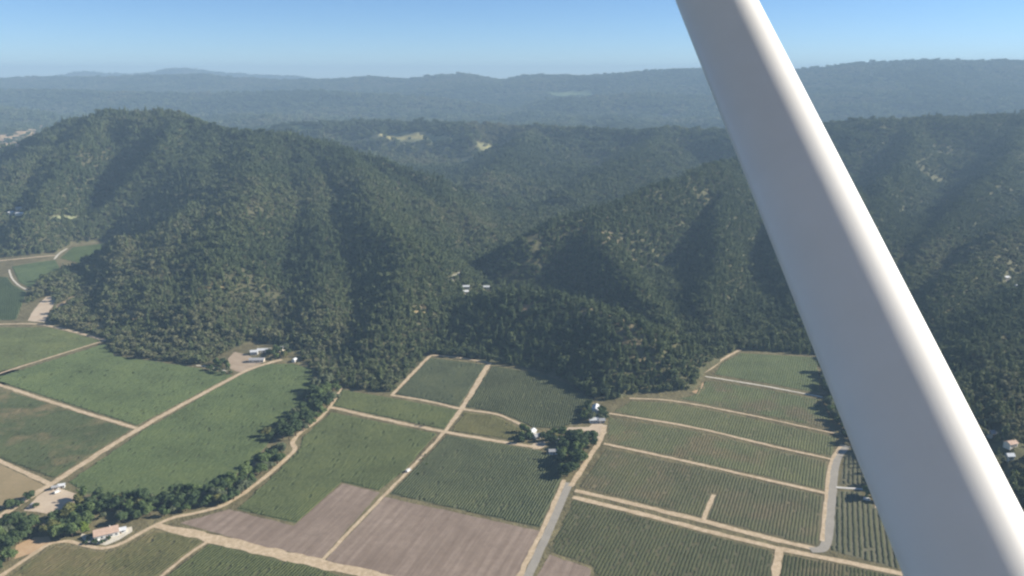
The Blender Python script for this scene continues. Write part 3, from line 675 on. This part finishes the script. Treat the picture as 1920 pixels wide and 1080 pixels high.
for i, (px, py, d) in enumerate([(786,801,3.2),(796,803,3.6),(812,800,2.8)]):
    p = at(px, py-4); tree(p[0], p[1], 0, d, 0, 'grey green', ['left', 'middle', 'right'][i]+' one of three small bushes on the level track', 'bushes on the level track', 'bush', 'bush')
for i, (px, py, d) in enumerate([(166,1012,4),(178,1019,4.5),(192,1019,4),(204,1012,3.6),(160,1020,3.5),(216,1001,4),(186,1002,5)]):
    p = at(px, py); tree(p[0], p[1], 0, d, 1, 'dark green', f'dark garden bush by the white drive, {ordinal(i+1)} from the lime tree round', 'garden bushes of the tan roofed house', 'bush', 'bush')
for i, (px, py, d) in enumerate([(797,855,2.4),(793,862,2.6),(800,872,2.2),(784,890,2.0)]):
    p = at(px, py); tree(p[0], p[1], 0, d, 0, 'mid green', f'little roadside bush on the diagonal track, {ordinal(i+1)} from the top', 'bushes along the diagonal track', 'bush', 'bush')

# ------------------------------------------------------------------ houses, sheds, vehicles
CLEAR = []   # discs without forest: x, y, radius
def house(name, label, cat, loc, rz, wd, dp, ht, roofh, wallm, roofm, group=None, wins=3, chimney=False, hip=False):
    o = empty(name, loc, rz); tag(o, label, cat, group); x, y = wd/2, dp/2
    w_ = MB(); w_.box(-x, -y, -1.5, x, y, ht)
    for s in (-1, 1): w_.prism([(-y, ht), (y, ht), (0, ht+roofh)], s*x-.12*(s > 0), s*x+.12*(s < 0), 'x')
    w_.build('wall', wallm, o)
    e = .6; r_ = MB(); sl_ = roofh/y
    r_.prism([(-y-e, ht-e*sl_+.05), (0, ht+roofh+.05), (y+e, ht-e*sl_+.05), (y+e, ht-e*sl_+.30), (0, ht+roofh+.32), (-y-e, ht-e*sl_+.30)], -x-e, x+e, 'x')
    rf = r_.build('roof', roofm, o)
    if chimney: MB().box(x*.3, -.5, ht+roofh*.5, x*.3+.9, .4, ht+roofh+1.2).build('chimney', M['cream'], rf)
    d_ = MB(); d_.box(-.55, -y-.06, 0, .55, -y-.003, 2.1).build('door', M['door'], o)
    for k in range(wins):
        xx = -x+(k+.5)*wd/wins
        if abs(xx) < 1.3: xx += 1.6
        for s in (-1, 1):
            q = MB(); q.box(xx-.7, s*y+(.003 if s > 0 else -.05), 1.0, xx+.7, s*y+(.05 if s > 0 else -.003), 2.2); q.build('window', M['glass'], o)
    CLEAR.append((loc[0], loc[1], max(wd, dp)*.6+1.5)); return o
def vehicle(name, label, cat, loc, rz, L, W, H, paint, boxy=False, group=None):
    o = empty(name, loc, rz); tag(o, label, cat, group); h = L/2
    if boxy: prof = [(-h,.35),(h,.35),(h,1.0),(h-.5,1.25),(h-1.0,H),(-h,H)]
    else: prof = [(-h,.35),(h,.35),(h,.85),(h-1.1,1.0),(h-1.9,H),(-h+1.0,H),(-h+.2,1.05),(-h,.95)]
    MB().prism(prof, -W/2, W/2).build('body', paint, o)
    b0, b1 = (h-1.5, h-.9) if boxy else (-h+1.2, h-2.0)
    for s in (-1, 1): MB().box(b0, s*W/2+(.003 if s > 0 else -.03), 1.08, b1, s*W/2+(.03 if s > 0 else -.003), H-.15).build('window', M['glass'], o)
    for sx in (-1, 1):
        for sy in (-1, 1): MB().cyl((sx*h*.62, sy*W/2-.12*sy, .34), .34, .34, (0, sy*.24, 0), 12).build('wheel', M['tyre'], o)
    return o
def h3(px, py, z=None):
    if z == 0: a = at(px, py); return (a[0], a[1], .12)
    a = hit(px, py); return (a[0], a[1], a[2])
house('house', 'house with a pinkish tan roof ringed by a white drive', 'house', h3(200,1003,0), R(28), 17, 10.5, 3.6, 2.6, M['white'], M['tanroof'], wins=5, chimney=True)
house('garage', 'small white roofed garage right of the tan roofed house', 'garage', h3(226,998,0), R(28), 8, 5, 2.6, 1.0, M['white'], M['whiteroof'], wins=1)
house('shed', 'small white shed at the top corner of the bright roadside yard', 'shed', h3(116,914,0), R(20), 5, 4, 2.6, 1.0, M['white'], M['whiteroof'], wins=1)
house('shed', 'little grey shed on the upper edge of the bright roadside yard', 'shed', h3(104,917,0), R(20), 4.5, 3.5, 2.4, .8, M['cream'], M['greyroof'], wins=1)
vehicle('parked_van', 'white van parked near the grey shed in the roadside yard', 'van', h3(108,924,0), R(60), 5.4, 2.0, 2.2, M['white'], True)
vehicle('parked_car', 'silver car parked at the lower left of the roadside yard', 'car', h3(62,947,0), R(25), 4.5, 1.8, 1.5, M['silver'])
vehicle('parked_car', 'white car on the drive below the tan roofed house', 'car', h3(184,1015,0), R(-12), 4.5, 1.8, 1.5, M['white'])
vehicle('pickup_truck', 'white truck stopped on the diagonal track between two vineyards', 'truck', h3(766,884,0), R(55), 5.6, 2.1, 2.3, M['white'], True)
# farm at the forest foot
fg = 'sheds of the forest foot farm'
house('shed', 'white roofed farm shed nearest the tan yard', 'shed', h3(477,664,0), R(10), 9, 7, 4, 1.4, M['white'], M['whiteroof'], fg, 2)
house('shed', 'low white farm shed above and right of the tan yard', 'shed', h3(495,660,0), R(4), 16, 7, 3.4, 1.4, M['cream'], M['whiteroof'], fg, 3)
house('shed', 'grey roofed farm shed at the right of the sheds', 'shed', h3(523,658,0), R(50), 14, 8, 3.6, 1.8, M['cream'], M['greyroof'], fg, 3)
house('shed', 'tiny white farm shed at the top of the big vineyard', 'shed', h3(552,678,0), R(80), 6, 4, 3, 1, M['white'], M['whiteroof'], fg, 1)
house('barn', 'long brown roofed barn in the tan farm yard', 'barn', h3(482,678,0), R(4), 18, 7, 3.2, 1.6, M['cream'], M['greyroof'], fg, 4)
# middle farmstead
mg = 'buildings of the middle farmstead'
house('barn', 'tall white roofed barn under the forest at the middle farmstead', 'barn', h3(1117,772,0), R(80), 13, 7, 4.6, 2.0, M['white'], M['whiteroof'], mg, 3)
house('house', 'white house on the upper edge of the farmstead yard', 'house', h3(1113,791,0), R(5), 9, 6, 3.2, 1.6, M['white'], M['whiteroof'], mg, 2)
house('shed', 'small grey shed right of the farmstead house', 'shed', h3(1128,792,0), R(5), 6, 5, 3, 1.4, M['cream'], M['greyroof'], mg, 1)
house('house', 'white roofed house at the end of the bent track', 'house', h3(997,814,0), R(60), 9, 6, 3.2, 1.6, M['white'], M['whiteroof'], mg, 2)
house('house', 'grey roofed house between the bent track and the turning area', 'house', h3(1008,821,0), R(30), 8, 6, 3, 1.6, M['cream'], M['greyroof'], mg, 2)
house('shed', 'pale shed among the trees right of the turning area', 'shed', h3(1048,830,0), R(10), 7, 5, 3, 1.2, M['white'], M['greyroof'], mg, 1)
house('shed', 'long low pale shed under the yellow green tree', 'shed', h3(1076,826,0), R(4), 13, 4, 2.8, 1.0, M['cream'], M['whiteroof'], mg, 3)
house('shed', 'pale shed at the left foot of the dark clump', 'shed', h3(1038,850,0), R(4), 9, 5, 3, 1.2, M['white'], M['greyroof'], mg, 2)
vehicle('parked_van', 'white van parked beside the trees next to the strut', 'van', h3(1625,938,0), R(-20), 5.4, 2.0, 2.2, M['white'], True)
# houses in the woods
vg = 'houses in the wooded hills'
for px, py, rz, wd, dp, lb, rm in [(873,551,20,11,8,'lower of two white houses in the canyon woods', 'whiteroof'), (874,541,5,14,8,'upper of two white houses in the canyon woods', 'whiteroof'), (911,542,3,16,7,'low white house right of the canyon pair', 'whiteroof'),
     (20,402,70,18,13,'left one of the white hillside houses at the left edge','whiteroof'), (38,403,0,22,13,'right one of the white hillside houses at the left edge','whiteroof'), (36,393,10,16,11,'upper grey roofed hillside house at the left edge','greyroof'),
     (1886,524,20,12,9,'pale house in the woods right of the strut','whiteroof'), (1910,540,5,14,7,'low pale house in the woods at the right edge','whiteroof'),
     (1894,838,20,12,8,'pink tan roofed house in the woods at the right edge','tanroof'), (1892,862,5,8,5,'small white shed in the woods under the pink tan roof','whiteroof'), (1858,818,25,8,6,'pale grey roofed house half hidden in the woods beside the strut','greyroof')]:
    house('house' if 'shed' not in lb else 'shed', lb, 'house' if 'shed' not in lb else 'shed', h3(px, py), R(rz), wd*.72, dp*.8, 3.6, 1.6, M['cream'], M[rm], vg, 2)
    L_ = CLEAR[-1]
    if px < 100: CLEAR.append((L_[0]+14, L_[1]-4, L_[2]+8))
    dv = np.array(L_[:2])/np.linalg.norm(L_[:2])
    for k in range(1, 4): CLEAR.append((L_[0]-dv[0]*k*7, L_[1]-dv[1]*k*7, L_[2]*.85))

# ------------------------------------------------------------------ the forest: candidates on every slope in view
allP = []
for y0, y1, s in [(480,1300,5.9),(1300,1900,6.5),(1900,2800,8.0),(2800,4700,11.5),(4700,8700,24),(8700,13000,34)]:
    xm = .95*y1; nx = int(2*xm/s); ny = int((y1-y0)/s)
    XX, YY = np.meshgrid(-xm+s*(np.arange(nx)+.5), y0+s*(np.arange(ny)+.5))
    X = (XX+RNG.uniform(-.46,.46,XX.shape)*s).ravel(); Y = (YY+RNG.uniform(-.46,.46,XX.shape)*s).ravel()
    k = (np.abs(X) < .86*Y+40); X = X[k]; Y = Y[k]
    sd = valley_sd(X, Y); k = sd > 1.5; X = X[k]; Y = Y[k]; sd = sd[k]
    H = height(X, Y); size = s*np.exp(RNG.normal(.20, .27, len(X))).clip(.6, 2.1)
    k = seen(X, Y, H+size*1.2, 14+.012*Y); X, Y, H, size, sd = X[k], Y[k], H[k], size[k], sd[k]
    keep = np.ones(len(X), bool); rr = RNG.random(len(X))
    for P, c, kp in PATCHES: keep &= ~(inside(P, X, Y) & (rr > kp))
    for cx, cy, r in CLEAR: keep &= (X-cx)**2+(Y-cy)**2 > r*r
    if y0 < 1300: keep &= road_clear(X, Y, 2.0)
    dens = fbm(X, Y, 120, 4, 88); keep &= rr < np.clip(1.5-np.clip(dens-.5, 0, 1)*3.6, .35, 1)
    allP.append(np.stack([X, Y, H, size, sd], 1)[keep])
A = np.concatenate(allP); X, Y, H, size, sd = A.T
for (tx, ty, td) in TREES:
    pass
reg = fbm(X, Y, 330, 4, 121); fine = RNG.normal(0, .20, len(X))
tint = np.clip((reg-.5)*2.2+.44+fine, 0, 1)
conif = RNG.random(len(X)) < np.clip((fbm(X, Y, 420, 3, 140)-.42)*2.2, .03, .4)*np.clip((3000-Y)/1000, .04, 1)
kind = np.where(conif, 4, RNG.integers(0, 4, len(X)))
tint = np.where(conif, tint*.55, tint)
for P, c, kp in PATCHES:
    if kp >= .4: tint = np.where(inside(P, X, Y), np.clip(tint+.2, 0, 1), tint)
# the nearest trees in view become objects of their own
px, py, dep = project(X, Y, H+size*.5)
strut_l = 1265+.3935*py; strut_r = 1412+.515*py
vis = (px > -5) & (px < 1925) & (py > 150) & (py < 1085) & ((px < strut_l-8) | (px > strut_r+8)) & (Y < 1500)
print('individual trees so far', len(TREES))
NIND = max(0, 296-len(TREES))
big = np.where(vis, size/dep, 0); order = np.argsort(-big)[:NIND]
solo = np.zeros(len(X), bool); solo[order] = True
TN = ['dark green', 'mid green', 'grey green', 'olive']
for i in order:
    tn = TN[int(np.clip(tint[i]*4.4, 0, 3))]; right = px[i] > 1412+.515*py[i]
    if right: lb, g = f'{tn} woodland tree in the nearest wood right of the strut', f'{tn} trees of the wood right of the strut'
    elif px[i] > 1130: lb, g = f'{tn} tree at the front of the forest over the right hand vineyards', f'{tn} front forest trees over the right hand vineyards'
    elif px[i] > 560: lb, g = f'{tn} tree at the front of the forest over the middle vineyards', f'{tn} front forest trees over the middle vineyards'
    else: lb, g = f'{tn} tree at the front of the forest over the left hand vineyards', f'{tn} front forest trees over the left hand vineyards'
    tree(X[i], Y[i], H[i]-.3, size[i]*(.8 if kind[i] == 4 else 1), int(kind[i]), tn, lb, g)
k = ~solo; X, Y, H, size, tint, kind = X[k], Y[k], H[k], size[k], tint[k], kind[k]
print('forest points', len(X))
# leaf-clump prototypes kept out of the scene, copied onto the points of one forest object
protos = bpy.data.collections.new('forest_crowns')
for i, kd in enumerate(KINDS):
    me, _ = crown_mesh('forest_crown', 20+i, kd, 230, .085, M['forest'])
    protos.objects.link(bpy.data.objects.new(f'{i}_forest_crown', me))
me = bpy.data.meshes.new('forest'); me.vertices.add(len(X)); me.vertices.foreach_set('co', np.stack([X, Y, H-.4], 1).astype(np.float32).ravel())
def attr(nm, tp, arr, field):
    a = me.attributes.new(nm, tp, 'POINT'); a.data.foreach_set(field, np.ascontiguousarray(arr).ravel())
attr('tint', 'FLOAT', tint.astype(np.float32), 'value'); attr('pick', 'INT', kind.astype(np.int32), 'value')
wide = np.where(kind == 4, .82, 1.0)
attr('rot', 'FLOAT_VECTOR', np.stack([RNG.normal(0,.05,len(X)), RNG.normal(0,.05,len(X)), RNG.uniform(0,6.28,len(X))], 1).astype(np.float32), 'vector')
attr('scl', 'FLOAT_VECTOR', np.stack([size*wide, size*wide, size*RNG.uniform(.8,1.2,len(X))*np.clip(1.25-Y/9000, .5, 1)], 1).astype(np.float32), 'vector')
forest = tag(link('forest', me), 'continuous oak and conifer forest covering the hills', 'forest', kind='stuff')
ng = bpy.data.node_groups.new('forest_spread', 'GeometryNodeTree')
ng.interface.new_socket('Geometry', in_out='INPUT', socket_type='NodeSocketGeometry'); ng.interface.new_socket('Geometry', in_out='OUTPUT', socket_type='NodeSocketGeometry')
gi = ng.nodes.new('NodeGroupInput'); go = ng.nodes.new('NodeGroupOutput'); ip = ng.nodes.new('GeometryNodeInstanceOnPoints')
ci = ng.nodes.new('GeometryNodeCollectionInfo'); ci.inputs['Collection'].default_value = protos; ci.inputs['Separate Children'].default_value = True; ci.inputs['Reset Children'].default_value = True
def na(nm, tp):
    q = ng.nodes.new('GeometryNodeInputNamedAttribute'); q.data_type = tp; q.inputs['Name'].default_value = nm; return q.outputs['Attribute']
ng.links.new(gi.outputs[0], ip.inputs['Points']); ng.links.new(ci.outputs[0], ip.inputs['Instance']); ip.inputs['Pick Instance'].default_value = True
ng.links.new(na('pick', 'INT'), ip.inputs['Instance Index']); ng.links.new(na('scl', 'FLOAT_VECTOR'), ip.inputs['Scale'])
e2r = ng.nodes.new('FunctionNodeEulerToRotation'); ng.links.new(na('rot', 'FLOAT_VECTOR'), e2r.inputs[0]); ng.links.new(e2r.outputs[0], ip.inputs['Rotation'])
ng.links.new(ip.outputs[0], go.inputs[0])
md = forest.modifiers.new('spread', 'NODES'); md.node_group = ng

# ------------------------------------------------------------------ the wing strut
def camp(px, py, depth):
    d = np.array(((px-960)/F, (540-py)/F, -1.0))*depth; mw = cam.matrix_basis
    Rm = np.array(((1,0,0),(0,SP,-CP),(0,CP,SP)))   # camera axes in the world
    ax = np.array((1,0,0)); upv = np.array((0,SP,CP)); fw = np.array((0,CP,-SP))
    return np.array((0,0,CAMZ)) + ax*d[0] + upv*d[1] + fw*depth
a = camp(1341, 0, 1.42); b_ = camp(1750, 900, .835)
ax = (b_-a)/np.linalg.norm(b_-a); A0 = a-ax*.55; B0 = b_+ax*.40
mid = (a+b_)/2; view = mid-np.array((0,0,CAMZ)); view /= np.linalg.norm(view)
ch = np.cross(ax, view); ch /= np.linalg.norm(ch)
if ch[0] < 0: ch = -ch
th = np.cross(ch, ax); th /= np.linalg.norm(th)
if th@view > 0: th = -th                           # th points towards the camera
NS, NR = 128, 40; Vs = []; CH, THK = .126, .082
sv = np.array((sin(SUN_AZ)*cos(SUN_EL), cos(SUN_AZ)*cos(SUN_EL), sin(SUN_EL)))
TW = math.atan2(sv@th, sv@ch) - math.asin(-.10/math.hypot(sv@ch, sv@th))
print('strut twist', math.degrees(TW))
for i in range(NR):
    t = i/(NR-1); c = A0+(B0-A0)*t
    for k in range(NS):
        an = 2*pi*k/NS; x = math.copysign(abs(cos(an))**.94, cos(an)); yv = math.copysign(abs(sin(an))**.94, sin(an))
        # streamlined section: blunt rounded nose to the right, longer tapering tail to the left
        wt = THK*.5*yv*(1-.22*(1-x)/2*1.0)*(abs(yv)**.0)
        u = CH*.5*x; uu = u*cos(TW)-wt*sin(TW); ww = u*sin(TW)+wt*cos(TW)
        Vs.append(c+ch*uu+th*ww)
Fq = [(i*NS+k, i*NS+(k+1) % NS, (i+1)*NS+(k+1) % NS, (i+1)*NS+k) for i in range(NR-1) for k in range(NS)]
m, n, b = mat_new('strut_paint'); b.inputs['Roughness'].default_value = .42; b.inputs['Specular IOR Level'].default_value = .28
cc = ramp(n, noise(n, 9, 5, .6), [(.3, (.75,.735,.70)), (.7, (.79,.775,.745))]); n.links.new(cc, b.inputs['Base Color'])
me = mesh_np('wing_strut', np.array(Vs), np.array(Fq), m, smooth=True)
import bmesh
bm = bmesh.new(); bm.from_mesh(me); bm.verts.ensure_lookup_table()
bm.faces.new([bm.verts[k] for k in range(NS)]); bm.faces.new([bm.verts[(NR-1)*NS+k] for k in range(NS)]); bmesh.ops.recalc_face_normals(bm, faces=bm.faces)
bm.to_mesh(me); bm.free()
plane = empty('airplane', (0, 0, CAMZ)); tag(plane, 'white slanting wing strut of the small airplane the view is taken from', 'airplane')
st = link('wing_strut', me, plane); st.location = (0, 0, -CAMZ)
wp = [(-.75,.86),(-.4,.83),(.3,.82),(.66,.86),(.74,.91),(.66,.98),(.2,1.04),(-.3,1.00)]       # section of the unseen wing, chord across the view; added to shade the strut
wg = MB(); wg.prism(wp, -.4, 5.2, 'y'); wg.build('wing', m, plane)
# fuselage: rounded body, nose to the right, added to bounce sunlight onto the strut
Vf = []; ST = [(-4.5,.10,.16,.05),(-3.4,.26,.34,0),(-2.2,.45,.55,-.05),(-1.0,.58,.68,-.12),(.4,.60,.70,-.14),(1.2,.57,.62,-.22),(2.0,.48,.48,-.30),(2.6,.36,.36,-.32),(2.85,.16,.16,-.32)]
for xx, hw, hh, zc in ST:
    for k in range(32):
        an = 2*pi*k/32; Vf.append((xx, -1.0+hw*math.copysign(abs(cos(an))**.8, cos(an)), zc+hh*math.copysign(abs(sin(an))**.8, sin(an))))
Ff = [(i*32+k, i*32+(k+1) % 32, (i+1)*32+(k+1) % 32, (i+1)*32+k) for i in range(len(ST)-1) for k in range(32)]
fm = bpy.data.meshes.new('unseen_fuselage'); fm.from_pydata(Vf, [], Ff+[tuple(range(32)), tuple(range(len(Vf)-1, len(Vf)-33, -1))]); fm.materials.append(m); fm.update(); link('unseen_fuselage', fm, plane)

# ------------------------------------------------------------------ haze: one closed box of even air
hb = MB(); top = float(max(GH.max()+45, CAMZ+60)); hb.box(-16500, -3200, -1.0, 16500, 15200, top)
m = bpy.data.materials.new('haze_air'); m.use_nodes = True; n = m.node_tree; n.nodes.remove(n.nodes['Principled BSDF'])
pv = n.nodes.new('ShaderNodeVolumePrincipled'); pv.inputs['Color'].default_value = HAZE_COLOR; pv.inputs['Density'].default_value = HAZE_DENSITY; pv.inputs['Anisotropy'].default_value = 0.0
n.links.new(pv.outputs[0], n.nodes['Material Output'].inputs['Volume'])
tag(hb.build('haze', m), 'thin blue haze filling the air of the valley', 'haze', kind='stuff')
print('haze top', top, 'things', len(TREES))
